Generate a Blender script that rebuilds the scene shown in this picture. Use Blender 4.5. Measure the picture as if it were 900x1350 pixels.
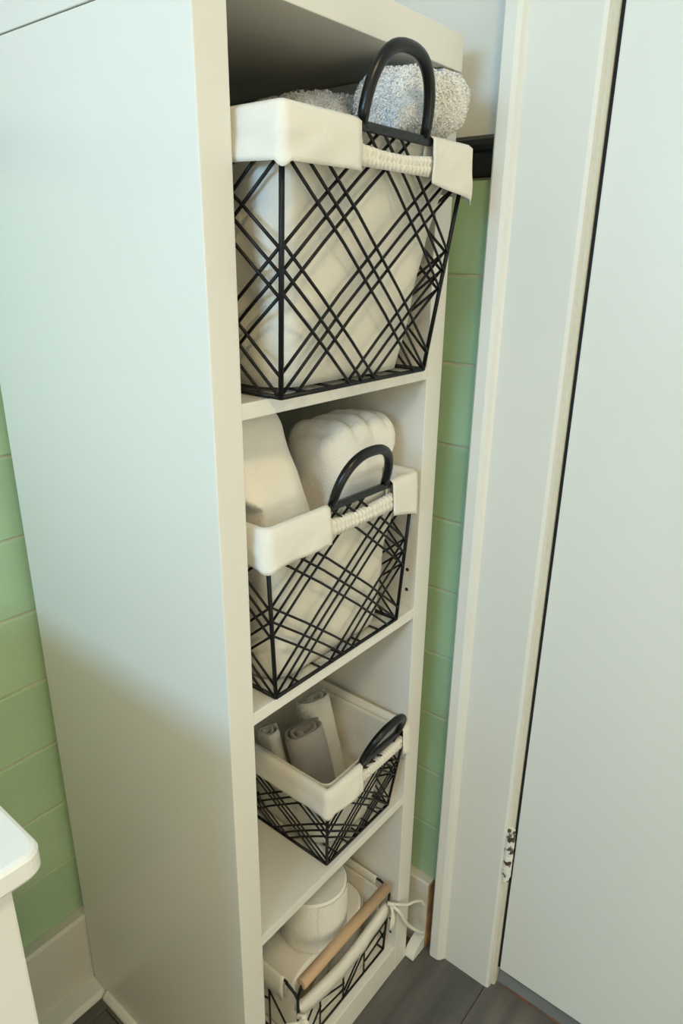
import bpy, bmesh, math, random
from mathutils import Vector, Matrix, noise

# ------------------------------------------------------------------ clear
for o in list(bpy.data.objects):
    bpy.data.objects.remove(o)
S = bpy.context.scene
COL = S.collection
random.seed(7)

# ------------------------------------------------------------------ camera
cam_d = bpy.data.cameras.new('camera')
cam = bpy.data.objects.new('camera', cam_d); COL.objects.link(cam)
cam_d.sensor_fit = 'VERTICAL'; cam_d.sensor_height = 36.0
cam_d.lens = 906.3 / 1350 * 36.0
cam_d.clip_start = 0.02
Rv = Vector((0.63078731, -0.77585762, 0.01234177))
Uv = Vector((0.26223911, 0.22812096, 0.93765211))
Fv = Vector((0.73029995, 0.58822256, -0.34735602))
M3 = Matrix((Rv, Uv, -Fv)).transposed()
cam.matrix_world = Matrix.Translation((-0.37728, -0.44464, 1.14690)) @ M3.to_4x4()
S.camera = cam

# ------------------------------------------------------------------ world, lights, exposure
w = bpy.data.worlds.new('world'); S.world = w; w.use_nodes = True
w.node_tree.nodes['Background'].inputs[0].default_value = (0.62, 0.78, 1.0, 1)
w.node_tree.nodes['Background'].inputs[1].default_value = 0.6
vs = S.view_settings
vs.view_transform = 'Standard'; vs.look = 'None'; vs.gamma = 1.0
vs.use_curve_mapping = False
vs.exposure = 0.12

def area_light(name, loc, rot, sx, sy, power, colour, shape='RECTANGLE'):
    d = bpy.data.lights.new(name, 'AREA'); d.shape = shape
    d.size = sx; d.size_y = sy; d.energy = power; d.color = colour
    o = bpy.data.objects.new(name, d); COL.objects.link(o)
    o.location = loc; o.rotation_euler = rot
    return o
# daylight through the frosted window in the left wall
WX, WY0, WY1, WZ0, WZ1 = -1.45, -0.66, 0.06, 1.21, 1.61
area_light('window_daylight', (WX + 0.012, (WY0+WY1)/2, (WZ0+WZ1)/2), (0, -math.pi/2, 0),
           WZ1-WZ0-.06, WY1-WY0-.06, 11.5, (0.31, 0.63, 1.0))
# warm ceiling lamp
LAMP = (-0.75, -0.95, 2.40)
area_light('ceiling_lamp_light', (LAMP[0], LAMP[1], 2.26), (0, 0, 0), 0.30, 0.30, 12.0, (1.0, 0.78, 0.44), 'DISK')
# added warm fill light, shaped as a low window opposite the shelves
VX0, VX1, VZ0, VZ1 = -1.15, 0.25, 0.15, 1.15
area_light('front_fill_light', ((VX0+VX1)/2, -1.55 + .012, (VZ0+VZ1)/2), (math.pi/2, 0, 0),
           VX1-VX0-.06, VZ1-VZ0-.06, 2.3, (1.0, 0.84, 0.54))

# ------------------------------------------------------------------ materials
def mat(name, base, rough=0.5, vary=0.0, vscale=6.0, bump=0.0, bscale=80.0, spec=0.5, metal=0.0,
        sheen=0.0, base2=None, stretch=(1, 1, 1), trans=0.0, detail=3.0):
    m = bpy.data.materials.new(name); m.use_nodes = True
    nt = m.node_tree; b = nt.nodes['Principled BSDF']
    b.inputs['Roughness'].default_value = rough
    b.inputs['Metallic'].default_value = metal
    b.inputs['Specular IOR Level'].default_value = spec
    if sheen: b.inputs['Sheen Weight'].default_value = sheen
    if trans:
        b.inputs['Subsurface Weight'].default_value = trans
        b.inputs['Subsurface Radius'].default_value = (0.01, 0.01, 0.01)
        b.inputs['Subsurface Scale'].default_value = 0.5
    tc = nt.nodes.new('ShaderNodeTexCoord')
    mp = nt.nodes.new('ShaderNodeMapping'); mp.inputs['Scale'].default_value = stretch
    nt.links.new(tc.outputs['Object'], mp.inputs[0])
    c2 = base2 if base2 else tuple(max(0, c*(1-vary)) for c in base)
    n = nt.nodes.new('ShaderNodeTexNoise'); n.inputs['Scale'].default_value = vscale
    n.inputs['Detail'].default_value = detail
    nt.links.new(mp.outputs[0], n.inputs['Vector'])
    r = nt.nodes.new('ShaderNodeValToRGB')
    r.color_ramp.elements[0].position = .35; r.color_ramp.elements[1].position = .65
    r.color_ramp.elements[0].color = (*c2, 1); r.color_ramp.elements[1].color = (*base, 1)
    nt.links.new(n.outputs['Fac'], r.inputs[0]); nt.links.new(r.outputs[0], b.inputs['Base Color'])
    if bump:
        n2 = nt.nodes.new('ShaderNodeTexNoise'); n2.inputs['Scale'].default_value = bscale
        n2.inputs['Detail'].default_value = 4
        nt.links.new(mp.outputs[0], n2.inputs['Vector'])
        bp = nt.nodes.new('ShaderNodeBump'); bp.inputs['Strength'].default_value = bump
        bp.inputs['Distance'].default_value = 0.002
        nt.links.new(n2.outputs['Fac'], bp.inputs['Height']); nt.links.new(bp.outputs[0], b.inputs['Normal'])
    return m

M = {}
M['laminate'] = mat('laminate', (.80, .785, .715), .32, .02, 3)
M['hole'] = mat('hole', (.02, .02, .015), .8, .2)
M['tile'] = mat('tile', (.43, .61, .37), .22, .10, 4, .05, 12, spec=.5)
M['tile_b'] = mat('tile_b', (.41, .59, .36), .22, .10, 4, .05, 12, spec=.5)
M['tile_c'] = mat('tile_c', (.45, .625, .385), .22, .10, 4, .05, 12, spec=.5)
M['grout'] = mat('grout', (.62, .60, .44), .9, .25, 25)
M['black_tile'] = mat('black_tile', (.012, .014, .013), .12, .2, 20)
M['paint'] = mat('paint', (.74, .73, .66), .65, .06, 4, .35, 45)
M['ceiling'] = mat('ceiling', (.80, .79, .74), .8, .03, 4)
M['trim'] = mat('trim', (.80, .80, .73), .33, .03, 5, .18, 16)
M['door'] = mat('door', (.80, .82, .76), .38, .025, 3, .10, 14)
M['raw_wood'] = mat('raw_wood', (.48, .27, .12), .8, .4, 30)
M['baseboard'] = mat('baseboard', (.72, .70, .60), .45, .05, 6, .1, 20)
M['jamb'] = mat('jamb', (.70, .68, .56), .5, .08, 8, .2, 20)
M['dark'] = mat('dark', (.01, .012, .014), .9)
M['rubber'] = mat('rubber', (.20, .21, .20), .6, .15, 20)
M['rust'] = mat('rust', (.22, .075, .03), .85, base2=(.10, .085, .07), vscale=30)
M['iron'] = mat('iron', (.007, .0065, .0065), .45, .2, 40, spec=.3)
M['iron_gloss'] = mat('iron_gloss', (.007, .007, .0075), .3, .2, 40, spec=.4)
M['cotton'] = mat('cotton', (.80, .77, .68), .9, .03, 20, .25, 300, sheen=.2)
M['liner'] = mat('liner', (.78, .75, .65), .9, .05, 12, .25, 240, sheen=.15)
M['terry'] = mat('terry', (.93, .915, .87), .95, .05, 60, .7, 260, sheen=.4)
M['plush'] = mat('plush', (.87, .84, .76), .95, .04, 25, .5, 330, sheen=.5)
M['cloth_white'] = mat('cloth_white', (.72, .70, .62), .95, .06, 30, .5, 300, sheen=.3)
M['cloth_grey'] = mat('cloth_grey', (.29, .275, .26), .95, .08, 30, .5, 300, sheen=.3)
M['paper'] = mat('paper', (.86, .84, .77), .95, .03, 60, .5, 260)
M['card'] = mat('card', (.42, .33, .22), .9, .1)
M['dowel'] = mat('dowel', (.62, .42, .25), .55, .25, 14, stretch=(.15, 2, 2))
M['string'] = mat('string', (.80, .77, .67), .9, .08, 60, .5, 400)
M['vanity'] = mat('vanity', (.78, .79, .76), .4, .02)
M['ceramic'] = mat('ceramic', (.82, .83, .81), .18, .01)
M['metal'] = mat('metal', (.7, .7, .68), .25, metal=1.0)
for k, (a, b) in enumerate([((.120, .116, .105), (.075, .073, .068)), ((.165, .158, .138), (.105, .101, .092)), ((.140, .135, .120), (.085, .082, .077))]):
    M['plank%d' % k] = mat('plank%d' % k, a, .42, base2=b, vscale=7, stretch=(.6, 6, 1), bump=.15, bscale=60, detail=5)

# hinge: white paint chipped to rust
def hinge_mat():
    m = bpy.data.materials.new('chipped_paint'); m.use_nodes = True; nt = m.node_tree; b = nt.nodes['Principled BSDF']
    tc = nt.nodes.new('ShaderNodeTexCoord'); n = nt.nodes.new('ShaderNodeTexNoise'); n.inputs['Scale'].default_value = 55
    n.inputs['Detail'].default_value = 3
    nt.links.new(tc.outputs['Object'], n.inputs['Vector'])
    r = nt.nodes.new('ShaderNodeValToRGB'); e = r.color_ramp.elements
    e[0].position = .52; e[0].color = (.80, .79, .72, 1); e[1].position = .56; e[1].color = (.07, .05, .03, 1)
    nt.links.new(n.outputs['Fac'], r.inputs[0]); nt.links.new(r.outputs[0], b.inputs['Base Color'])
    b.inputs['Roughness'].default_value = .45
    return m
M['chipped'] = hinge_mat()
def emit(name, c, s):
    m = bpy.data.materials.new(name); m.use_nodes = True; b = m.node_tree.nodes['Principled BSDF']
    b.inputs['Base Color'].default_value = (*c, 1); b.inputs['Emission Color'].default_value = (*c, 1)
    b.inputs['Emission Strength'].default_value = s
    return m
M['frosted'] = emit('frosted_pane', (.62, .82, 1.0), 3.0)
M['fill_glow'] = emit('fill_glow_pane', (1.0, .90, .70), 0.8)  # glow for the pane of the added fill window
M['lamp_glass'] = emit('lamp_glass', (1.0, .86, .62), 2.5)

# ------------------------------------------------------------------ mesh helpers
def link(name, bm, m, parent=None, smooth=False, loc=None, rz=None):
    me = bpy.data.meshes.new(name)
    bmesh.ops.recalc_face_normals(bm, faces=bm.faces[:])
    bm.to_mesh(me); bm.free()
    if isinstance(m, str): m = M[m]
    me.materials.append(m)
    if smooth:
        for p in me.polygons: p.use_smooth = True
    o = bpy.data.objects.new(name, me); COL.objects.link(o)
    if parent: o.parent = parent
    if loc: o.location = loc
    if rz is not None: o.rotation_euler = (0, 0, rz)
    return o
def tag(o, label=None, cat=None, group=None, kind=None):
    if label: o['label'] = label
    if cat: o['category'] = cat
    if group: o['group'] = group
    if kind: o['kind'] = kind
    return o
def empty(name, loc=(0, 0, 0), rz=0):
    o = bpy.data.objects.new(name, None); COL.objects.link(o); o.location = loc; o.rotation_euler = (0, 0, rz)
    o.empty_display_size = .05
    return o
def box(bm, x0, x1, y0, y1, z0, z1, bev=0.0, seg=2):
    r = bmesh.ops.create_cube(bm, size=1.0)
    vs_ = r['verts']
    for v in vs_:
        v.co = Vector(((x0+x1)/2 + v.co.x*(x1-x0), (y0+y1)/2 + v.co.y*(y1-y0), (z0+z1)/2 + v.co.z*(z1-z0)))
    if bev > 0:
        es = list({e for v in vs_ for e in v.link_edges})
        bmesh.ops.bevel(bm, geom=es, offset=bev, segments=seg, affect='EDGES', profile=.6)
def box_obj(name, b, m, parent=None, bev=0.0, seg=2):
    bm = bmesh.new(); box(bm, *b, bev=bev, seg=seg)
    return link(name, bm, m, parent)
def frame_for(t):
    a = Vector((0, 0, 1)) if abs(t.z) < .9 else Vector((1, 0, 0))
    n = t.cross(a).normalized(); return n, t.cross(n).normalized()
def tube(bm, pts, r, n=8, closed=False, caps=True):
    pts = [Vector(p) for p in pts]; L = len(pts); rings = []
    prev = None
    for i, p in enumerate(pts):
        if closed: t = pts[(i+1) % L] - pts[i-1]
        else: t = pts[min(i+1, L-1)] - pts[max(i-1, 0)]
        t.normalize()
        if prev is None: a, b = frame_for(t)
        else:
            a = (prev - t*prev.dot(t)).normalized(); b = t.cross(a)
        prev = a
        rr = r[i] if isinstance(r, (list, tuple)) else r
        rings.append([bm.verts.new(p + (a*math.cos(2*math.pi*k/n) + b*math.sin(2*math.pi*k/n))*rr) for k in range(n)])
    for i in range(L if closed else L-1):
        A, B = rings[i], rings[(i+1) % L]
        if closed and i == L-1:
            # align the closing ring
            best = min(range(n), key=lambda s: sum((A[k].co-B[(k+s) % n].co).length for k in range(n)))
            B = B[best:] + B[:best]
        for k in range(n):
            bm.faces.new((A[k], A[(k+1) % n], B[(k+1) % n], B[k]))
    if caps and not closed:
        bm.faces.new(rings[0]); bm.faces.new(rings[-1])
def smooth_path(pts, sub=6):
    pts = [Vector(p) for p in pts]; out = []
    for i in range(len(pts)-1):
        p0 = pts[max(i-1, 0)]; p1 = pts[i]; p2 = pts[i+1]; p3 = pts[min(i+2, len(pts)-1)]
        for k in range(sub):
            t = k/sub
            out.append(.5*((2*p1)+(p2-p0)*t+(2*p0-5*p1+4*p2-p3)*t*t+(3*p1-p0-3*p2+p3)*t**3))
    out.append(pts[-1]); return out
def lathe(bm, prof, n=32, c=(0, 0, 0)):
    c = Vector(c); rings = []
    for r, z in prof:
        rings.append([bm.verts.new(c + Vector((r*math.cos(2*math.pi*k/n), r*math.sin(2*math.pi*k/n), z))) for k in range(n)])
    for A, B in zip(rings, rings[1:]):
        for k in range(n): bm.faces.new((A[k], A[(k+1) % n], B[(k+1) % n], B[k]))
    return rings
def prism_y(bm, prof, y0, y1):      # profile (x,z) extruded along y
    A = [bm.verts.new((x, y0, z)) for x, z in prof]; B = [bm.verts.new((x, y1, z)) for x, z in prof]
    n = len(prof)
    for k in range(n): bm.faces.new((A[k], A[(k+1) % n], B[(k+1) % n], B[k]))
    bm.faces.new(A); bm.faces.new(B)
def prism_x(bm, prof, x0, x1):      # profile (y,z) extruded along x
    A = [bm.verts.new((x0, y, z)) for y, z in prof]; B = [bm.verts.new((x1, y, z)) for y, z in prof]
    n = len(prof)
    for k in range(n): bm.faces.new((A[k], A[(k+1) % n], B[(k+1) % n], B[k]))
    bm.faces.new(A); bm.faces.new(B)
def prism_z(bm, prof, z0, z1):      # profile (x,y) extruded along z
    A = [bm.verts.new((x, y, z0)) for x, y in prof]; B = [bm.verts.new((x, y, z1)) for x, y in prof]
    n = len(prof)
    for k in range(n): bm.faces.new((A[k], A[(k+1) % n], B[(k+1) % n], B[k]))
    bm.faces.new(A); bm.faces.new(B)

# ================================================================== the room
XR, YB = 0.4206, 0.398          # tile faces of the right and back walls
XL, YF, ZC = -1.45, -1.55, 2.40
ZT, TP = 0.1465, 0.1090         # tile base height and pitch
ZCAP0 = ZT + 10*TP              # black cap
ZCAP1 = ZCAP0 + .046
DY0, DY1, DZ = -0.1475, -0.90, 2.03   # door opening edges

# floor with planks
fl = box_obj('floor', (XL, .62, YF, YB+.02, -.05, -.0035), 'dark'); tag(fl, kind='structure')
PW = .152
yy = -.133 - 10*PW; row = 0
while yy < YB:
    y0, y1 = max(yy, YF), min(yy+PW, YB+.015)
    if y1 > y0:
        xs = [XL, XL + .35 + .43*(row*1.7 % 2), XL + 1.35 + .35*(row*.77 % 1), .60]
        for a, b in zip(xs, xs[1:]):
            p = box_obj('plank', (a+.0006, b-.0006, y0+.0004, y1-.0004, -.004, 0), 'plank%d' % ((row*2+int(a*7)) % 3), fl, bev=.0006, seg=1)
    yy += PW; row += 1
# ceiling
tag(box_obj('ceiling', (XL-.1, .62, YF-.1, YB+.1, ZC, ZC+.05), 'ceiling'), kind='structure')
# back wall
wb_ = box_obj('wall_back', (XL-.1, XR+.1, YB+.0045, YB+.10, -.05, ZC), 'paint'); tag(wb_, kind='structure')
box_obj('grout', (XL, XR+.005, YB+.0016, YB+.006, ZT-.01, ZCAP0+.02), 'grout', wb_)
# right wall with the door opening
bm = bmesh.new()
box(bm, XR+.0045, XR+.12, -.1395, YB+.1, -.05, ZC)
box(bm, XR+.0045, XR+.12, DY1-.02, -.1395, DZ+.055, ZC)
box(bm, XR+.0045, XR+.12, YF-.1, DY1-.02, -.05, ZC)
wr = link('wall_right', bm, 'paint'); tag(wr, kind='structure')
box_obj('grout', (XR+.0016, XR+.006, -.035, YB+.002, ZT-.01, ZCAP0+.02), 'grout', wr)
# left wall with the window opening
bm = bmesh.new()
box(bm, XL-.12, XL, YF-.1, WY0, -.05, ZC); box(bm, XL-.12, XL, WY1, YB+.1, -.05, ZC)
box(bm, XL-.12, XL, WY0, WY1, -.05, WZ0); box(bm, XL-.12, XL, WY0, WY1, WZ1, ZC)
tag(link('wall_left', bm, 'paint'), kind='structure')
bm = bmesh.new()  # front wall, opening cut for the added fill window
box(bm, XL-.1, VX0, YF-.1, YF, -.05, ZC); box(bm, VX1, .62, YF-.1, YF, -.05, ZC)
box(bm, VX0, VX1, YF-.1, YF, -.05, VZ0); box(bm, VX0, VX1, YF-.1, YF, VZ1, ZC)
tag(link('wall_front', bm, 'paint'), kind='structure')
fill_win = empty('added_fill_window', ((VX0+VX1)/2, YF, VZ0)); tag(fill_win, kind='structure')  # unseen window, added to light the front faces of the shelves
bm = bmesh.new(); xa, xb = (VX1-VX0)/2, .03; h = VZ1-VZ0
for b in ((-xa, -xa+xb, -.06, -.01, 0, h), (xa-xb, xa, -.06, -.01, 0, h), (-xa, xa, -.06, -.01, 0, xb), (-xa, xa, -.06, -.01, h-xb, h)): box(bm, *b, bev=.003)
link('window_frame', bm, 'trim', fill_win)
box_obj('window_pane', (-xa+.02, xa-.02, -.04, -.034, .02, h-.02), 'fill_glow', fill_win)  # glowing pane, part of the added fill light
box_obj('window_sill', (-xa-.03, xa+.03, -.06, .03, -.02, 0), 'trim', fill_win, bev=.004)
win = empty('window_1', (XL, (WY0+WY1)/2, WZ0)); tag(win, kind='structure')
bm = bmesh.new(); ya, yb = (WY1-WY0)/2, .03; h = WZ1-WZ0
for b in ((-.06, -.01, -ya, -ya+yb, 0, h), (-.06, -.01, ya-yb, ya, 0, h), (-.06, -.01, -ya, ya, 0, yb), (-.06, -.01, -ya, ya, h-yb, h)): box(bm, *b, bev=.003)
link('window_frame', bm, 'trim', win)
box_obj('window_pane', (-.04, -.034, -ya+.02, ya-.02, .02, h-.02), 'frosted', win)
box_obj('window_sill', (-.06, .03, -ya-.03, ya+.03, -.02, 0), 'trim', win, bev=.004)

# tiles: shared meshes, one object each
def tile_mesh(name, w_, h_, th, bev, m):
    bm = bmesh.new(); box(bm, -w_/2, w_/2, -th, 0, -h_/2, h_/2)
    fr = [e for e in bm.edges if all(v.co.y < -th+1e-6 for v in e.verts)]
    bmesh.ops.bevel(bm, geom=fr, offset=bev, segments=2, affect='EDGES', profile=.5)
    me = bpy.data.meshes.new(name); bm.to_mesh(me); bm.free(); me.materials.append(M[m])
    for p in me.polygons: p.use_smooth = False
    return me
GR = .0022
TM = [tile_mesh('tile_face', TP-GR, TP-GR, .0055, .0022, m) for m in ('tile', 'tile_b', 'tile_c')]
def put(me, name, loc, rz, parent, tilt=.004):
    o = bpy.data.objects.new(name, me); COL.objects.link(o); o.parent = parent
    o.location = loc; o.rotation_euler = (random.uniform(-tilt, tilt), 0, rz + random.uniform(-tilt, tilt)); return o
for r_ in range(10):
    for c in range(-8, 4):
        xc = .0125 + TP*(c+.5)
        if xc > XR: continue
        put(TM[random.choice((0, 0, 1, 2))], 'tile', (xc, YB+.0055, ZT+TP*(r_+.5)), 0, wb_)
    for c in range(4):
        yc = -.058 + TP*(c+.5)
        put(TM[random.choice((0, 0, 1, 2))], 'tile', (XR+.0055, yc, ZT+TP*(r_+.5)), -math.pi/2, wr)
# black cap tiles
def cap_mesh():
    bm = bmesh.new(); a = TP*1.4/2 - .001
    prof = [(0, 0), (-.008, 0), (-.010, .002), (-.010, .026), (-.013, .029), (-.015, .034), (-.013, .040), (-.008, .0445), (0, .0455)]
    prism_x(bm, prof, -a, a); bmesh.ops.recalc_face_normals(bm, faces=bm.faces[:])
    me = bpy.data.meshes.new('cap_face'); bm.to_mesh(me); bm.free(); me.materials.append(M['black_tile']); return me
CM = cap_mesh()
for c in range(-5, 3):
    xc = .0125 + TP*1.4*(c+.5)
    if xc < XR-.05: put(CM, 'cap_tile', (xc, YB+.005, ZCAP0), 0, wb_, .002)
for c in range(3): put(CM, 'cap_tile', (XR+.005, -.040 + TP*1.4*(c+.5), ZCAP0), -math.pi/2, wr, .002)

# baseboards
bm = bmesh.new()
prism_x(bm, [(YB+.004, 0), (YB-.017, 0), (YB-.017, ZT-.006), (YB-.014, ZT), (YB+.004, ZT)], -1.44, .404)
bb = link('baseboard_back', bm, 'baseboard'); tag(bb, kind='structure')
bm = bmesh.new(); prism_x(bm, [(YB-.017, 0), (YB-.054, 0), (YB-.053, .004), (YB-.046, .008), (YB-.017, .010)], -1.44, -.0004)
link('shoe_moulding', bm, 'trim', bb)
bm = bmesh.new()
prism_y(bm, [(XR+.004, 0), (.403, 0), (.4045, ZT-.004), (.407, ZT), (XR+.004, ZT)], -.0165, .380)
br = link('baseboard_right', bm, 'baseboard'); tag(br, kind='structure')
box_obj('raw_end', (.4038, XR, -.0188, -.0166, .002, ZT-.001), 'raw_wood', br)
bm = bmesh.new()
pr = [(.404, 0)] + [(.404-.0355*math.cos(math.radians(a)), .002+.0245*math.sin(math.radians(a))) for a in range(0, 91, 9)]
prism_y(bm, pr, -.0165, .002)
link('shoe_moulding', bm, 'trim', br)

# door casing (trim_1): backband and flat, jamb, stop
bm = bmesh.new()
prism_z(bm, [(XR+.004, -.0295), (.401, -.0295), (.398, -.0325), (.3985, -.046), (.4015, -.051), (.4065, -.0535), (.4095, -.056),
             (.4095, -.134), (.4115, -.1385), (.416, -.1392), (XR+.004, -.1392)], 0.0, 2.12)
tr = link('trim_1', bm, 'trim'); tag(tr, kind='structure')
bm = bmesh.new(); prism_z(bm, [(.422, -.1392), (.560, -.1392), (.560, -.1445), (.4245, -.1445), (.4215, -.1430)], .0, 2.08)
link('jamb', bm, 'jamb', tr)
bm = bmesh.new(); box(bm, .4095, XR+.004, -.139+0, DY1-.11, 2.035, 2.12, bev=.003)
link('head_casing', bm, 'trim', tr)
bm = bmesh.new(); box(bm, .4095, XR+.004, DY1-.11, DY1-.005, 0, 2.035, bev=.003)
link('side_casing', bm, 'trim', tr)
# threshold (trim_2)
bm = bmesh.new(); prism_y(bm, [(.4315, .003), (.437, .024), (.447, .031), (.56, .031), (.56, .0005), (.4315, .0005)], DY1, -.1455)
t2 = link('trim_2', bm, 'rubber'); tag(t2, kind='structure')
bm = bmesh.new(); prism_y(bm, [(.4285, .0002), (.4288, .002), (.4313, .003), (.4313, .0002)], DY1, -.162)
link('worn_edge', bm, 'rust', t2)
# door
dr = empty('door_1', (.425, -.149, .0395)); tag(dr, kind='structure')
box_obj('door_slab', (.0, .036, DY1+.149+.003, 0, 0, DZ-.045), 'door', dr, bev=.002)
box_obj('gap_shade_strip', (.0025, .034, .0003, .0042, 0, DZ-.05), 'dark', dr)  # dark strip standing in for the shade inside the door gap
hg = empty('hinge', (-.0085, .0065, .200)); hg.parent = dr
zz = 0
for k, hgt in enumerate((.009, .021, .021, .021, .021, .009)):
    bm = bmesh.new(); rr = .0075 if 0 < k < 5 else .0062
    e = .0012
    rings = lathe(bm, [(rr-e, zz+.0003), (rr, zz+e), (rr, zz+hgt-e), (rr-e, zz+hgt-.0003)], 14)
    bm.faces.new(rings[0]); bm.faces.new(rings[-1])
    link('knuckle', bm, 'chipped', hg, smooth=False); zz += hgt
hg2 = empty('hinge', (-.0085, .0065, 1.68)); hg2.parent = dr
zz = 0
for k, hgt in enumerate((.009, .021, .021, .021, .021, .009)):
    bm = bmesh.new(); rings = lathe(bm, [(.006, zz), (.006, zz+hgt-.0004)], 14); bm.faces.new(rings[0]); bm.faces.new(rings[-1])
    link('knuckle', bm, 'chipped', hg2); zz += hgt
bm = bmesh.new(); tube(bm, [(.0, -.70, .93), (-.045, -.70, .93)], .011, 14); lathe_c = bmesh.ops.create_uvsphere(bm, u_segments=20, v_segments=12, radius=.027)
for v in lathe_c['verts']: v.co += Vector((-.055, -.70, .93))
link('door_knob', bm, 'metal', dr, smooth=True)

# ceiling lamp
cl = empty('ceiling_lamp', LAMP)
bm = bmesh.new(); rings = lathe(bm, [(.17, -.002), (.17, -.02), (.165, -.03)], 40); bm.faces.new(rings[0]); bm.faces.new(rings[-1]); link('lamp_base', bm, 'metal', cl, smooth=True)
bm = bmesh.new(); rings = lathe(bm, [(.16, -.031), (.155, -.06), (.13, -.095), (.08, -.118), (.02, -.126)], 40); bm.faces.new(rings[-1]); link('lamp_shade', bm, 'lamp_glass', cl, smooth=True)
tag(cl, 'round flush ceiling lamp with warm glass shade', 'lamp')

# ================================================================== shelving unit
W, D, HS, HT, T = .3691, .3785, 1.3345, 1.3698, .0334
SH = (1.0248, .6988, .3764); TH = .0150; ZB = .0548
un = empty('shelving_unit', (W/2, D/2, 0))
tag(un, 'tall narrow white laminate shelving unit with four open compartments', 'shelving unit')
def ub(name, x0, x1, y0, y1, z0, z1, bev=.0012, m='laminate'):
    return box_obj(name, (x0-W/2, x1-W/2, y0-D/2, y1-D/2, z0, z1), m, un, bev=bev)
ub('side_panel', 0, T, 0, D, 0.0005, HS-.0006)
sp = ub('side_panel', W-T, W, 0, D, 0.0005, HS-.0006)
ub('top_panel', 0, W+.001, -.0015, D, HS+.0006, HT)
ub('bottom_panel', T, W-T, .0006, D, .0005, ZB)
for z in SH: ub('shelf', T, W-T, .0005, D, z-TH, z, bev=.0008)
for (y, z) in ((.0103, .7530), (.0099, .7236), (.0092, .1105), (.0079, .0819)):
    bm = bmesh.new(); x = W-T-W/2
    tube(bm, [(x-.0004, y+.004-D/2, z), (x+.004, y+.004-D/2, z)], .0026, 12)
    link('shelf_pin_hole', bm, 'hole', sp if False else un)
bm = bmesh.new(); prism_y(bm, [(-.0002-W/2, .0005), (-.0105-W/2, .0005), (-.0095-W/2, .004), (-.005-W/2, .009), (-.0002-W/2, .011)], 0-D/2, .340-D/2)
link('base_strip', bm, 'trim', un)

# ================================================================== wire baskets with cloth liners
def rrect(hx, hy, rc, n_side, n_c):
    """rounded rectangle path from the front centre, counter-clockwise; yields (x, y, nx, ny)"""
    out = []
    def line(a, b, nrm):
        for k in range(n_side): 
            t = k/n_side; out.append((a[0]+(b[0]-a[0])*t, a[1]+(b[1]-a[1])*t, *nrm))
    def arc(cx, cy, a0):
        for k in range(n_c):
            a = a0 + (math.pi/2)*k/n_c; out.append((cx+rc*math.cos(a), cy+rc*math.sin(a), math.cos(a), math.sin(a)))
    line((-hx+rc, -hy), (hx-rc, -hy), (0, -1)); arc(hx-rc, -hy+rc, -math.pi/2)
    line((hx, -hy+rc), (hx, hy-rc), (1, 0)); arc(hx-rc, hy-rc, 0)
    line((hx-rc, hy), (-hx+rc, hy), (0, 1)); arc(-hx+rc, hy-rc, math.pi/2)
    line((-hx, hy-rc), (-hx, -hy+rc), (-1, 0)); arc(-hx+rc, -hy+rc, math.pi)
    return out
def strip(bm, secs, closed=False):
    """skin between consecutive closed sections (lists of Vectors)"""
    V = [[bm.verts.new(p) for p in s] for s in secs]; n = len(V[0])
    for i in range(len(V) if closed else len(V)-1):
        A, B = V[i], V[(i+1) % len(V)]
        for k in range(n): bm.faces.new((A[k], A[(k+1) % n], B[(k+1) % n], B[k]))
    if not closed: bm.faces.new(V[0]); bm.faces.new(V[-1])

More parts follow.
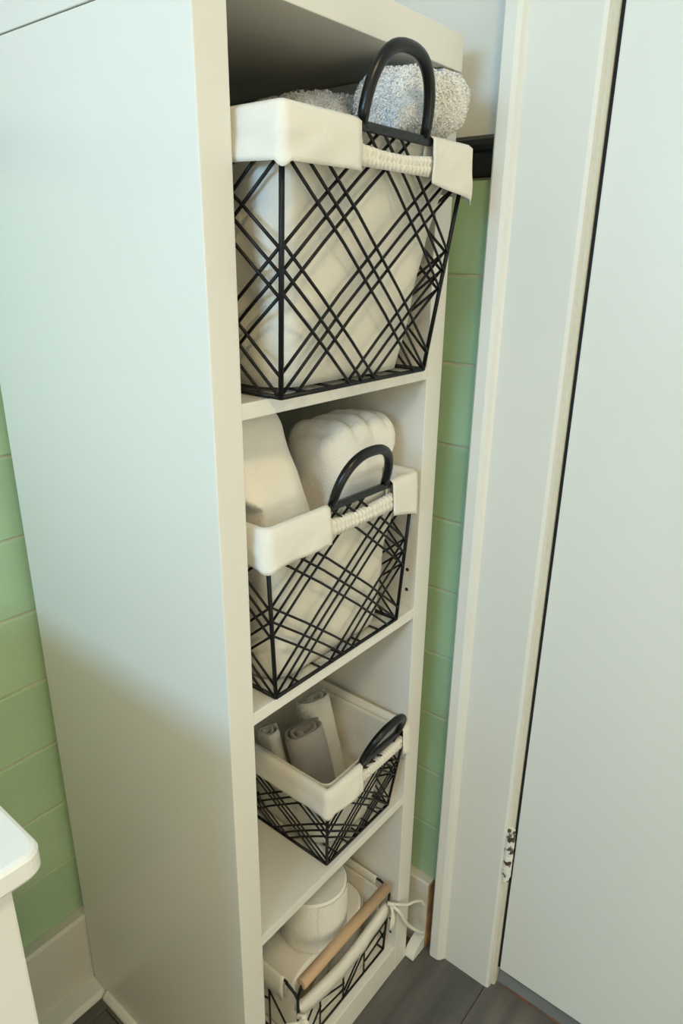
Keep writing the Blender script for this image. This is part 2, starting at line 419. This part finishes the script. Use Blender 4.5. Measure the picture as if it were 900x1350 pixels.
BK = []
def basket(label, loc, rz, wb, db, wt, dt, h, gap, hoff, hw, hh, lean, cuff_h, rpost, rwire, rhandle, seed, cr):
    root = empty('wire_basket', loc, rz)
    BK.append((loc, wb, db, wt, dt, h))
    tag(root, label, 'basket', 'lined wire baskets on the shelves')
    zb = rpost + .0003
    def P(sx, sy, t): return Vector((sx*(wb+(wt-wb)*t)/2, sy*(db+(dt-db)*t)/2, zb + t*(h-zb)))
    # frame: posts, base and rim
    for sx in (-1, 1):
        for sy in (-1, 1):
            bm = bmesh.new(); tube(bm, [P(sx, sy, 0), P(sx, sy, .5), P(sx, sy, 1)], rpost, 8); link('corner_post', bm, 'iron', root, smooth=True)
    for nm, t, r in (('base_ring', 0, rpost), ('rim', 1, rpost*1.05)):
        bm = bmesh.new(); q = [P(-1, -1, t), P(1, -1, t), P(1, 1, t), P(-1, 1, t)]
        for a, b in zip(q, q[1:]+q[:1]): tube(bm, [a, b], r, 8)
        link(nm, bm, 'iron', root, smooth=True)
    # base wires
    for k in range(1, 6):
        bm = bmesh.new(); x = -1+2*k/6; tube(bm, [P(x, -1, 0), P(x, 1, 0)], rwire*.9, 6); link('base_wire', bm, 'iron', root, smooth=True)
    # diagonal lattice: three bundles of three wires each way on every face
    K = 1.04
    def face_pt(f, s, t, off):
        u = 2*s-1
        if f == 0: p = P(u, -1, t); n = Vector((0, -1, 0))
        elif f == 1: p = P(1, u, t); n = Vector((1, 0, 0))
        elif f == 2: p = P(-u, 1, t); n = Vector((0, 1, 0))
        else: p = P(-1, -u, t); n = Vector((-1, 0, 0))
        return p + n*off
    for f in range(4):
        for direc in (0, 1):
            for g in (.51, 1.0, 1.49):
                for dlt in (-.09, 0, .09):
                    c = g + dlt
                    pts = []
                    for s in (0.0, 1.0):
                        t = (c - s)/K
                        if 0 <= t <= 1: pts.append((s, t))
                    for t in (0.0, 1.0):
                        s = c - K*t
                        if 0 < s < 1: pts.append((s, t))
                    if len(pts) < 2: continue
                    a, b = pts[0], pts[1]
                    off = rwire*.9*(1 if direc == 0 else -1)
                    pp = []
                    for k in range(4):
                        t = k/3; s_ = a[0]+(b[0]-a[0])*t; t_ = a[1]+(b[1]-a[1])*t
                        if direc: s_ = 1-s_
                        pp.append(face_pt(f, s_, t_, off))
                    bm = bmesh.new(); tube(bm, pp, rwire, 6); link('wire', bm, 'iron', root, smooth=True)
    # handles at front and back
    for sy in (-1, 1):
        bm = bmesh.new(); pts = []; rad = []
        y0 = sy*dt/2
        for k in range(25):
            a = math.pi*k/24; cx = math.cos(a); sz = math.sin(a)
            x = -hw/2*math.copysign(abs(cx)**.82, cx); z = hh*abs(sz)**.86
            pts.append((hoff*(1 if sy < 0 else -1)+x, y0 + sy*lean*z/hh, h + .002 + z)); rad.append(rhandle*(.92+.12*sz))
        tube(bm, pts, rad, 14)
        hd = link('handle', bm, 'iron_gloss', root, smooth=True)
        bm = bmesh.new(); hx0 = hoff*(1 if sy < 0 else -1)
        box(bm, hx0-hw/2-.010, hx0+hw/2+.010, y0-.0026, y0+.0026, h-.0045, h+.0035, bev=.0012)
        link('handle_bar', bm, 'iron_gloss', hd)
    # liner bag (open top, with thickness)
    rs = random.Random(seed); sd = Vector((seed*3.1, seed*1.7, 0))
    bm = bmesh.new(); ns, nc = 22, 7; nz = 18; secs = []
    def bag_ring(t, inset, amp):
        hx = (wb+(wt-wb)*t)/2 - inset; hy = (db+(dt-db)*t)/2 - inset
        rr = min(hx, hy)*.9; rc = min(rr, .012 + .022*(1-t))
        ring = []
        for (x, y, nx, ny) in rrect(hx, hy, rc, ns, nc):
            q = Vector((x*16, y*16, t*2.4)) + sd
            d = noise.noise(q)*amp + noise.noise(q*2.3+Vector((5, 1, 2)))*amp*.5
            fold = abs(noise.noise(Vector((x*26+t*1.6, y*26-t*1.2, 3.3))+sd))
            d -= max(0, .12-fold)*amp*3.0
            ring.append(Vector((x+nx*min(d, amp*.3), y+ny*min(d, amp*.3), zb + .004 + t*(h-zb-.006))))
        return ring
    for k in range(nz+1):
        t = k/nz; inset = .0090 + .0045*max(0, 1-t*3.0)**2 + .0035*math.sin(math.pi*min(1, t*1.1))
        secs.append(bag_ring(t, inset, .0062*math.sin(math.pi*min(.97, .12+t*.85))))
    V = [[bm.verts.new(p) for p in s] for s in secs]; n = len(V[0])
    for A, B in zip(V, V[1:]):
        for k in range(n): bm.faces.new((A[k], A[(k+1) % n], B[(k+1) % n], B[k]))
    bm.faces.new(V[0])
    ln = link('liner', bm, 'liner', root, smooth=True)
    so = ln.modifiers.new('thickness', 'SOLIDIFY'); so.thickness = .0014; so.offset = 0
    # folded cuffs either side of the handles
    rcu = cr; hx, hy = wt/2+.0022, dt/2+.0022
    base = rrect(hx, hy, rcu, 40, 9)
    def taper(z):   # how much the basket narrows z below the rim
        return ((wt-wb)/2/h*z, (dt-db)/2/h*z)
    g0, g1 = hoff-gap/2, hoff+gap/2
    n = len(base); nside = 40
    def in_gap(x, y, front):
        if front: return y < -hy+.001 and g0 < x < g1
        return y > hy-.001 and -g1 < x < -g0
    # split perimeter in two runs
    seq = base[:]
    s_i = next(i for i, b in enumerate(seq) if b[1] < -hy+.001 and b[0] >= g1)
    e_i = next(i for i, b in enumerate(seq) if b[1] > hy-.001 and b[0] <= -g0)
    run_r = [(g1, -hy, 0, -1)] + seq[s_i:e_i] + [(-g0, hy, 0, 1)]
    s_j = next(i for i, b in enumerate(seq) if b[1] > hy-.001 and b[0] <= -g1)
    e_j = max(i for i, b in enumerate(seq[:nside]) if b[0] <= g0)
    run_l = [(-g1, hy, 0, 1)] + seq[s_j:] + seq[:e_j+1] + [(g0, -hy, 0, -1)]
    def cuff_section(i, x, y, nx, ny, ch, hard):
        q = Vector((x*20, y*20, 1.3))+sd
        wv = noise.noise(q)*.0026 ; wv2 = noise.noise(q*2.1+Vector((3, 8, 1)))*.0024
        prof = [(-.0072, -ch*.75), (-.0072, -.010), (-.0062, .001), (-.001, .0050), (.0036, .0014), (.0048, -.010)]
        m_ = 7
        for k in range(1, m_+1):
            t = k/m_
            o_ = .0052 + .0030*t + (wv*t*2 + wv2*math.sin(t*6+i*.11))*.9
            prof.append((o_, -.010-(ch-.010)*t))
        rid = (1-abs(noise.noise(Vector((x*34, y*34, 9.1))+sd))*3)
        prof = prof[:7] + [(o_+.0011*max(0, rid)*math.sin(math.pi*k/6), dz) for k, (o_, dz) in enumerate(prof[7:])]
        th = .0018
        outer = []; inner = []
        for (o_, dz) in prof:
            outer.append((o_, dz))
        for j, (o_, dz) in enumerate(prof):
            j0 = prof[max(0, j-1)]; j1 = prof[min(len(prof)-1, j+1)]
            tx, tz = j1[0]-j0[0], j1[1]-j0[1]; l = math.hypot(tx, tz)
            inner.append((o_ + tz/l*th*.5 , dz - tx/l*th*.5))
        loop = outer + inner[::-1]
        res_ = []
        for (o_, dz) in loop:
            tpx, tpy = taper(max(0, -dz)*.75)
            res_.append(Vector((x - nx*tpx + nx*o_, y - ny*tpy + ny*o_, h + dz)))
        return res_
    for run in (run_r, run_l):
        bm = bmesh.new(); secs = []
        L = len(run)
        for i, (x, y, nx, ny) in enumerate(run):
            ch = cuff_h*(1 + (.30*max(0, (x-g1)/(wt/2-g1)) if ny < -.6 and x > g1 else (.30*max(0, 1-(y+hy)/.05) if x > wt/2-.02 else 0)) + .12*abs(nx*ny)*2 + .05*noise.noise(Vector((x*14, y*14, 7))+sd))
            secs.append(cuff_section(i, x, y, nx, ny, ch, 0))
        strip(bm, secs)
        link('cuff', bm, 'cotton', ln, smooth=True)
    # gathered elastic band across the handle gap
    for sy in (-1, 1):
        bm = bmesh.new(); secs = []; N = 96; hx0 = hoff*(1 if sy < 0 else -1)
        for i in range(N+1):
            t = i/N; x = hx0 - gap/2 - .004 + (gap+.008)*t
            rp = math.sin(t*2*math.pi*19 + 1.5*noise.noise(Vector((t*9, seed, 0)))*2)*.0011
            rp2 = math.sin(t*2*math.pi*19 + 2.0 + 2.5*noise.noise(Vector((t*7, seed, 5))))*.0009
            zt_ = -.0125 - .0035*math.sin(math.pi*t) + rp2*.5; zb_ = -cuff_h*.87 + .001*rp2*300*.4
            sec = []
            lp = [(-.005, zt_-.004), (-.001, zt_), (.0040+rp*.4, zt_-.001), (.0062+rp, zt_-.005), (.0052+rp2*.4, zt_-.0085), (.0066+rp, (zt_*.4+zb_*.6)), (.0052+rp*.7, zb_), (.0022, zb_+.0005), (.0022, zt_-.006), (-.003, zt_-.006)]
            for (o_, dz) in lp:
                sec.append(Vector((x, sy*(dt/2 - taper(-dz)[1] + o_), h+dz)))
            secs.append(sec)
        strip(bm, secs); link('elastic_band', bm, 'cotton', ln, smooth=True)
    return root

basket('largest black wire basket with white liner on the top shelf holding fluffy towels',
       (.1850, .105, 1.0248), math.radians(-.2), .234, .240, .276, .294, .2272, .112, .0075, .097, .062, .012, .036, .0024, .00155, .0056, 3, .0045)
basket('black wire basket with white liner holding two thick bath towels on the middle shelf',
       (.1795, .105, .6988), 0, .226, .210, .256, .224, .2005, .114, .018, .094, .052, .016, .038, .0023, .0015, .0054, 11, .0085)
basket('smallest black wire basket with white liner holding three rolled cloths',
       (.2335, .0905, .3764), 0, .141, .165, .175, .195, .1440, .094, .024, .084, .046, .018, .036, .0021, .0014, .0052, 23, .006)

# ================================================================== towels
def soft_box(name, size, r, m, n=34, amp=.002, nscale=30, fine=0.0, fscale=160, layers=None, seed=0, bend=None):
    """rounded soft block; layers = (axis, count, depth, [face axes grooved])"""
    lx, ly, lz = size; bm = bmesh.new()
    bmesh.ops.create_cube(bm, size=2.0)
    bmesh.ops.subdivide_edges(bm, edges=bm.edges[:], cuts=n, use_grid_fill=True)
    hv = Vector((lx/2, ly/2, lz/2)); sd = Vector((seed*2.3, seed*.9, seed*1.3))
    for v in bm.verts:
        p = Vector((v.co.x*hv.x, v.co.y*hv.y, v.co.z*hv.z))
        inn = Vector((max(-hv.x+r, min(hv.x-r, p.x)), max(-hv.y+r, min(hv.y-r, p.y)), max(-hv.z+r, min(hv.z-r, p.z))))
        d = p-inn
        nrm = d.normalized() if d.length > 1e-9 else Vector((0, 0, 1))
        if d.length > 1e-9: p = inn + nrm*r
        dd = amp*noise.noise(p*nscale+sd) + amp*.5*noise.noise(p*nscale*2.3+sd)
        if fine: dd += fine*noise.noise(p*fscale+sd) + fine*.6*noise.noise(p*fscale*2.1+sd)
        if layers:
            ax, cnt, dep, faces = layers
            c = (p[ax]+hv[ax])/(2*hv[ax])
            c += .05*noise.noise(p*9+sd)
            g = abs(math.sin(math.pi*c*cnt))**.55
            wgt = max([max(0, nrm[abs(f)-1]*math.copysign(1, f)) for f in faces] + [0])
            dd -= dep*(1-g)*wgt
        p = p + nrm*dd
        if bend: p = bend(p)
        v.co = p
    return link(name, bm, m, None, smooth=True)
def fuzz(parent, count, ln_, m, seed):
    """short terry loops over a towel"""
    rs = random.Random(seed); me = parent.data; bm = bmesh.new()
    polys = [p for p in me.polygons]
    areas = []; tot = 0
    for p in polys: tot += p.area; areas.append(tot)
    import bisect
    for _ in range(count):
        p = polys[min(len(polys)-1, bisect.bisect(areas, rs.random()*tot))]
        vs_ = [me.vertices[i].co for i in p.vertices]; a, b = rs.random(), rs.random()
        c = (vs_[0]*(1-a)+vs_[1]*a)*(1-b) + (vs_[3 % len(vs_)]*(1-a)+vs_[2]*a)*b
        nn = p.normal; t = nn.orthogonal().normalized(); t.rotate(Matrix.Rotation(rs.random()*6.28, 3, nn))
        l = ln_*(.6+.8*rs.random()); wd = .0006 
        k = nn.cross(t)
        q0 = c-nn*.0006; q1 = c+nn*l*.8+t*l*.35; q2 = c+nn*l*.7+t*l*.9
        v = [bm.verts.new(x) for x in (q0-k*wd, q0+k*wd, q1+k*wd, q1-k*wd, q2+k*wd*.6, q2-k*wd*.6)]
        bm.faces.new((v[0], v[1], v[2], v[3])); bm.faces.new((v[3], v[2], v[4], v[5]))
    o = link('terry_loops', bm, m, parent); o['kind'] = 'stuff'; return o
def place(o, loc, rot, bk=None):
    """pose a soft thing; below the rim of its basket the basket walls press it in"""
    if bk is None:
        o.location = loc; o.rotation_euler = [math.radians(a) for a in rot]; return o
    (bx, by, bz_), wb, db, wt, dt, h = BK[bk]
    rot = [math.radians(a) for a in rot]
    mw = (Matrix.Rotation(rot[2], 3, 'Z') @ Matrix.Rotation(rot[1], 3, 'Y') @ Matrix.Rotation(rot[0], 3, 'X'))
    lo = Vector(loc)
    def soft(d, lim):
        a = abs(d)
        if a < lim*.8: return d
        k = lim*.2; e = a-lim*.8
        return math.copysign(lim*.8 + k*(1-math.exp(-e/k)), d)
    for v in o.data.vertices:
        p = mw @ v.co + lo
        z = max(p.z, bz_+.014); t = min(1.0, (z-bz_)/h)
        over = max(0.0, z-(bz_+h)-.008)
        mg = .0215 + .012*max(0.0, 1-t*3.0)
        lx = (wb+(wt-wb)*t)/2 - mg + over*2.0; ly = (db+(dt-db)*t)/2 - mg + over*2.0
        p = Vector((bx+soft(p.x-bx, lx), by+soft(p.y-by, ly), z))
        if p.z < bz_+h+.12:
            lim = .3305 + max(0.0, -.008-p.y)*1.1
            if p.x > lim: p.x = lim
        v.co = p - lo
    o.location = lo; o.data.update()
    return o

# --- top basket
t = soft_box('folded_towel', (.112, .078, .150), .022, 'terry', 44, .0042, 26, .0010, 230, seed=1)
place(t, (.2880, .004, 1.2450), (0, -6, 0), 0); fuzz(t, 14000, .0026, 'terry', 1)
tag(t, 'fluffy white terry towel standing tallest in the top basket, behind its handle', 'towel', 'towels in the top basket')
t = soft_box('folded_towel', (.128, .085, .140), .024, 'terry', 40, .0040, 24, .0010, 230, seed=2)
place(t, (.2330, .092, 1.2290), (0, -6, 2), 0); fuzz(t, 11000, .0026, 'terry', 2)
tag(t, 'white terry towel lying low at the rear of the top basket', 'towel', 'towels in the top basket')
t = soft_box('folded_towel', (.120, .070, .150), .024, 'terry', 36, .003, 24, .0010, 230, seed=5)
place(t, (.135, .012, 1.187), (0, -4, 0), 0); fuzz(t, 6000, .0026, 'terry', 3)
tag(t, 'white terry towel tucked under the folded cuff of the top basket', 'towel', 'towels in the top basket')
# --- middle basket
def lean_b(p):
    return Vector((p.x, p.y + .010*math.sin((p.z+.1)*9), p.z))
t = soft_box('bath_towel', (.122, .090, .300), .040, 'plush', 44, .0034, 14, .0003, 200, seed=3, bend=lean_b)
place(t, (.0985, .036, .866), (-27, 2, 0), 1)
tag(t, 'thick cream bath towel leaning back against the shelf side in the middle basket', 'towel', 'towels in the middle basket')
t = soft_box('bath_towel', (.126, .094, .262), .030, 'plush', 48, .0030, 18, .0005, 200, layers=(0, 4, .010, [3]), seed=4)
place(t, (.2570, .0610, .842), (-3, 0, 0), 1)
tag(t, 'thick white bath towel standing upright with scalloped folds on top, behind the basket handle', 'towel', 'towels in the middle basket')
# --- small basket: three rolled cloths
def rolled(name, a, b, L, turns, th, m, seed):
    """flattened spiral of cloth of length L standing along z"""
    bm = bmesh.new(); N = int(turns*36); path = []
    for k in range(N+1):
        u = k/N; ang = u*turns*2*math.pi + .6
        s = 1 - .72*u
        wob = 1+.05*noise.noise(Vector((u*9, seed, 0)))
        ca, sa = math.cos(ang), math.sin(ang)
        path.append(Vector((a*s*math.copysign(abs(ca)**.7, ca)*wob, b*s*math.copysign(abs(sa)**.8, sa)*wob, 0)))
    nz = 14; G = []
    for i, p in enumerate(path):
        tng = (path[min(i+1, N)]-path[max(i-1, 0)]).normalized(); nr = Vector((-tng.y, tng.x, 0))
        col = []
        for sgn in (1, -1):
            for z in range(nz+1):
                zz = z/nz; ztop = L + .006*noise.noise(Vector((i*.08, seed*3, 1)))
                q = p + nr*th*.5*sgn*(1 if 0 < z < nz else .6)
                d = .0016*noise.noise(Vector((q.x*50, q.y*50, zz*5+seed)))
                col.append(q*(1+d*14) + Vector((0, 0, zz*ztop)))
        G.append(col)
    V = [[bm.verts.new(q) for q in c] for c in G]; m_ = nz+1
    for A, B in zip(V, V[1:]):
        for z in range(nz):
            bm.faces.new((A[z], B[z], B[z+1], A[z+1])); bm.faces.new((A[m_+z], A[m_+z+1], B[m_+z+1], B[m_+z]))
        bm.faces.new((A[nz], B[nz], B[m_+nz], A[m_+nz])); bm.faces.new((A[0], A[m_], B[m_], B[0]))
    for E in (V[0], V[-1]):
        for z in range(nz): bm.faces.new((E[z], E[z+1], E[m_+z+1], E[m_+z]))
    return link(name, bm, m, None, smooth=True)
t = rolled('rolled_cloth', .031, .019, .150, 2.6, .0052, 'cloth_grey', 1)
place(t, (.2140, .050, .389), (-12, -8, -22), 2); tag(t, 'grey folded washcloth standing between two white ones', 'cloth', 'rolled cloths in the small basket')
t = rolled('rolled_cloth', .028, .019, .160, 2.6, .0052, 'cloth_white', 2)
place(t, (.2580, .072, .389), (-16, -5, -20), 2); tag(t, 'tall white rolled cloth leaning behind the grey washcloth', 'cloth', 'rolled cloths in the small basket')
t = rolled('rolled_cloth', .022, .015, .142, 2.4, .0046, 'cloth_white', 3)
place(t, (.1830, .103, .389), (-8, -8, -25), 2); tag(t, 'short white rolled cloth at the liner side, next to the grey washcloth', 'cloth', 'rolled cloths in the small basket')

# ================================================================== bottom basket
BX0, BX1, BY0, BY1 = .107, .327, .014, .290
bz = ZB
rb = empty('toilet_roll_basket', ((BX0+BX1)/2, (BY0+BY1)/2, bz))
tag(rb, 'low black wire basket with wooden dowel handle and tied cloth liner on the bottom panel', 'basket')
ox, oy = (BX0+BX1)/2, (BY0+BY1)/2
def L(x, y, z): return Vector((x-ox, y-oy, z-bz))
rw = .0018
zt4 = .186
for x in (BX0, BX1):
    for y in (BY0, BY1):
        sx = .004 if x > ox else -.001; fy = -.002 if y < oy else .002
        bm = bmesh.new(); tube(bm, [L(x-sx*2, y, bz+.0022), L(x, y+fy, zt4-.012)], rw*1.15, 8); link('corner_post', bm, 'iron', rb, smooth=True)
bm = bmesh.new(); q = [L(BX0+.002, BY0, bz+.0022), L(BX1-.008, BY0, bz+.0022), L(BX1-.008, BY1, bz+.0022), L(BX0+.002, BY1, bz+.0022)]
for a, b in zip(q, q[1:]+q[:1]): tube(bm, [a, b], rw, 8)
link('base_ring', bm, 'iron', rb, smooth=True)
# brackets that carry the dowel handles: a Y of wire at each front corner
for y, s in ((BY0, 1), (BY1, -1)):
    for x, d in ((BX0, 1), (BX1, -1)):
        bm = bmesh.new()
        tube(bm, smooth_path([L(x, y-s*.002, zt4-.012), L(x+d*.003, y-s*.002, zt4-.002), L(x+d*.013, y-s*.001, zt4+.010)], 4), rw*1.2, 8)
        tube(bm, smooth_path([L(x, y-s*.002, zt4-.012), L(x-d*.001, y+s*.004, zt4-.003), L(x-d*.001, y+s*.020, zt4+.004)], 4), rw*1.2, 8)
        link('bracket', bm, 'iron', rb, smooth=True)
for y in (BY0-.001, BY1+.001):
    bm = bmesh.new(); tube(bm, [L(BX0+.008, y, zt4+.009), L(BX0+.0085, y, zt4+.009), L(BX1-.008, y, zt4+.009), L(BX1-.0075, y, zt4+.009)], [.0075, .0085, .0085, .0075], 16)
    link('dowel_handle', bm, 'dowel', rb, smooth=True)
# rim side rails
for x in (BX0, BX1):
    bm = bmesh.new(); tube(bm, [L(x, BY0+.018, zt4+.004), L(x, BY1-.018, zt4+.004)], rw*1.1, 8); link('side_rail', bm, 'iron', rb, smooth=True)
# wires on front and back: uprights joined by slanted wires
def wire4(pts):
    bm = bmesh.new(); tube(bm, pts, rw*.85, 6); link('wire', bm, 'iron', rb, smooth=True)
for y in (BY0, BY1):
    for x in (.1570, .2120, .2650): wire4([L(x, y, bz+.002), L(x, y, .124)])
    for (xa, za, xb, zb2) in ((.212, .076, .258, .121), (.212, .062, .265, .112), (.157, .090, .212, .080), (.109, .080, .138, .121), (.118, .060, .157, .105),
                              (.265, .085, .319, .098), (.265, .108, .323, .122), (.157, .118, .212, .092)):
        wire4([L(xa, y-.0016, za), L(xb, y-.0016, zb2)])
for x in (BX0, BX1-.004):
    for k in range(1, 5):
        y = BY0+(BY1-BY0)*k/5; wire4([L(x, y, bz+.002), L(x, y, .176)])
    for k in range(5):
        y = BY0+(BY1-BY0)*k/5; y2 = BY0+(BY1-BY0)*(k+1)/5
        wire4([L(x-.0012, y, bz+.02+.05*(k % 2)), L(x-.0012, y2, bz+.09-.045*(k % 2))])
# liner: sagging front edge, higher sides folded over
bm = bmesh.new(); ring = rrect((BX1-BX0)/2-.006, (BY1-BY0)/2-.006, .016, 26, 6); nz = 14; V = []
for k in range(nz+1):
    t_ = k/nz; col = []
    for (x, y, nx, ny) in ring:
        sag = .022*max(0, math.cos(x/((BX1-BX0)/2)*math.pi/2)) if abs(ny) > .7 else 0
        top = (.150 if abs(ny) > .7 else .182) - bz - sag*.75
        ins = .003*max(0, 1-t_*2.5)**2
        d = .0035*noise.noise(Vector((x*22, y*22, t_*2)))*math.sin(math.pi*min(.95, t_+.05))
        col.append(bm.verts.new((x-nx*(ins+abs(d)), y-ny*(ins+abs(d)), .004 + t_*(top-.004))))
    V.append(col)
n = len(V[0])
for A, B in zip(V, V[1:]):
    for k in range(n): bm.faces.new((A[k], A[(k+1) % n], B[(k+1) % n], B[k]))
bm.faces.new(V[0])
ln4 = link('liner', bm, 'liner', rb, smooth=True)
so = ln4.modifiers.new('thickness', 'SOLIDIFY'); so.thickness = .0018; so.offset = -1
# folded front hem that hangs outside the wires
for sy in (-1, 1):
    bm = bmesh.new(); secs = []
    for i in range(41):
        t_ = i/40; x = -(BX1-BX0)/2+.003+(BX1-BX0-.006)*t_
        sag = .016*math.sin(math.pi*t_); z = .150-bz-sag; y = sy*((BY1-BY0)/2)
        wv = .0012*noise.noise(Vector((t_*8, sy, 2)))
        sec = [(-.008, z-.01), (-.006, z+.004), (0, z+.0065), (.0042, z+.002), (.0050+wv, z-.007), (.0046+wv*1.5, z-.017-.003*math.sin(math.pi*t_)), (.0032, z-.017-.003*math.sin(math.pi*t_)), (.0032, z-.004), (-.003, z-.001), (-.005, z-.01)]
        secs.append([Vector((x, y+sy*o_, zz)) for o_, zz in sec])
    strip(bm, secs); link('liner_hem', bm, 'cotton', ln4, smooth=True)
# side folds over the rails
for sx in (-1, 1):
    bm = bmesh.new(); secs = []
    for i in range(31):
        t_ = i/30; y = -(BY1-BY0)/2+.024+(BY1-BY0-.048)*t_; x = sx*((BX1-BX0)/2); z = zt4+.004-bz
        wv = .0012*noise.noise(Vector((t_*9, sx, 4)))
        sec = [(-.0050, z-.042), (-.0040+wv, z-.01), (-.0034, z), (0, z+.0045), (.0036, z), (.0048+wv, z-.02), (.0044+wv, z-.038), (.0028, z-.038), (.0026, z-.004), (0, z+.0026), (-.0022, z-.003), (-.0034, z-.042)]
        secs.append([Vector((x+sx*o_, y, zz)) for o_, zz in sec])
    strip(bm, secs); link('liner_fold', bm, 'cotton', ln4, smooth=True)
# tie strings
def string(pts, r=.0024):
    bm = bmesh.new(); tube(bm, smooth_path([L(*p) for p in pts], 8), r, 8); return link('tie_string', bm, 'string', rb, smooth=True)
kx, ky, kz = .3235, .008, .160
string([(kx, ky, kz), (.332, -.004, kz-.001), (.348, -.010, .149), (.366, -.014, .1425), (.3830, -.016, .1300), (.391, -.016, .113)])
string([(kx, ky, kz), (.330, -.006, .147), (.340, -.011, .122), (.353, -.014, .099), (.370, -.018, .076), (.386, -.021, .058)], .0030)
string([(kx, ky, kz), (.320, .000, .150), (.312, -.004, .132), (.313, -.004, .128), (.320, -.003, .138), (kx, ky-.002, kz)])
string([(kx-.004, ky+.002, kz+.003), (kx, ky-.005, kz+.002), (kx+.004, ky-.003, kz-.002), (kx+.001, ky+.002, kz-.004)], .0032)
kx, ky, kz = .106, .006, .148
string([(kx, ky, kz), (.092, -.004, .160), (.075, .000, .172), (.052, .006, .182)])
string([(kx, ky, kz), (.094, -.004, .150), (.080, -.006, .158), (.064, .0, .160), (.050, .008, .150)])
string([(kx, ky, kz), (.098, -.006, .140), (.086, -.008, .124), (.092, -.010, .116), (.100, -.008, .128), (kx, ky-.002, kz)])
string([(kx, ky, kz), (.108, -.007, .138), (.112, -.010, .120), (.118, -.012, .100)], .0030)
string([(kx-.005, ky+.002, kz+.003), (kx, ky-.006, kz+.003), (kx+.005, ky-.003, kz-.002), (kx, ky+.002, kz-.005)], .0034)

# toilet rolls
def toilet_roll(loc, rot, label, seed, R=.0485, H=.098):
    root = empty('toilet_roll', loc); root.rotation_euler = [math.radians(a) for a in rot]
    bm = bmesh.new(); c0 = .021
    prof = [(c0, 0), (R-.003, 0), (R, .003), (R, H*.3), (R, H*.7), (R, H-.003), (R-.003, H), (c0, H)]
    rings = []
    n_ = 48
    for r_, z in prof:
        rings.append([bm.verts.new(((r_+.0008*noise.noise(Vector((math.cos(2*math.pi*k/n_)*2, math.sin(2*math.pi*k/n_)*2, z*30+seed))))*math.cos(2*math.pi*k/n_), (r_+.0008*noise.noise(Vector((math.cos(2*math.pi*k/n_)*2, math.sin(2*math.pi*k/n_)*2, z*30+seed))))*math.sin(2*math.pi*k/n_), z)) for k in range(n_)])
    for A, B in zip(rings, rings[1:]+rings[:1]):
        for k in range(n_): bm.faces.new((A[k], A[(k+1) % n_], B[(k+1) % n_], B[k]))
    link('paper', bm, 'paper', root, smooth=False)
    bm = bmesh.new(); rr = lathe(bm, [(c0-.0003, .001), (c0-.0003, H-.001), (c0-.0016, H-.001), (c0-.0016, .001), (c0-.0003, .001)], 32)
    link('cardboard_core', bm, 'card', root, smooth=True)
    bm = bmesh.new(); secs = []
    for k in range(13):
        a = math.radians(190 + k*9); off = .0006 + .0008*k/12 + (.002 if k == 12 else 0)
        secs.append([Vector(((R+o_)*math.cos(a), (R+o_)*math.sin(a), z)) for o_, z in ((off, .003), (off, H-.003), (off+.0004, H-.003), (off+.0004, .003))])
    strip(bm, secs); link('loose_sheet', bm, 'paper', root)
    tag(root, label, 'toilet roll', 'toilet rolls in the bottom basket')
    return root
zr = ZB+.0065
toilet_roll((.2670, .085, zr), (0, 0, 20), 'white toilet roll standing upright under the stacked one, beside the wooden dowel', 1)
toilet_roll((.1665, .045, zr+.0487), (-90, 0, 0), 'white toilet roll lying on its side under the stacked one', 2)
toilet_roll((.2160, .0800, zr+.0995), (0, 0, 40), 'white toilet roll stacked on top of the two others in the basket', 3, .052, .098)

# ================================================================== vanity
bm = bmesh.new()
def rr_poly(x0, x1, y0, y1, r):
    pts = []
    for cx, cy, a0 in ((x1-r, y0+r, -90), (x1-.002, y1-.002, 0), (x0+.002, y1-.002, 90), (x0+.002, y0+.002, 180)):
        rr_ = r if cy == y0+r and cx == x1-r else .002
        for k in range(7): a = math.radians(a0+15*k); pts.append((cx+rr_*math.cos(a), cy+rr_*math.sin(a)))
    return pts
secs = []
for z, ins in ((.7812, .003), (.7822, .001), (.7845, 0), (.797, 0), (.7994, .0012), (.8005, .0035)):
    secs.append([Vector((x, y, z)) for x, y in rr_poly(-1.14+ins, -.2355-ins, -.0965+ins, YB-.016-ins, .012)])
strip(bm, secs)
tag(link('vanity_countertop', bm, 'ceramic'), 'white countertop with rounded corner on the vanity cabinet', 'countertop')
vc = empty('vanity_cabinet', (-.69, .15, 0)); tag(vc, 'white vanity cabinet against the green tiled wall', 'cabinet')
box_obj('cabinet_body', (-1.12+.69, -.2535+.69, -.066-.15, YB-.057-.15, .0005, .7805), 'vanity', vc, bev=.001)
for k in range(2):
    x0 = -1.118 + .433*k
    d_ = box_obj('cabinet_door', (x0+.69, x0+.4305+.69, -.084-.15, -.0665-.15, .08, .772), 'vanity', vc, bev=.002)
    bm = bmesh.new(); hxx = x0+.69+(.40 if k == 0 else .03); tube(bm, [(hxx, -.2335, .62), (hxx, -.258, .62)], .005, 10); tube(bm, [(hxx, -.256, .62), (hxx, -.268, .62)], [.012, .013], 14)
    link('knob', bm, 'metal', d_, smooth=True)
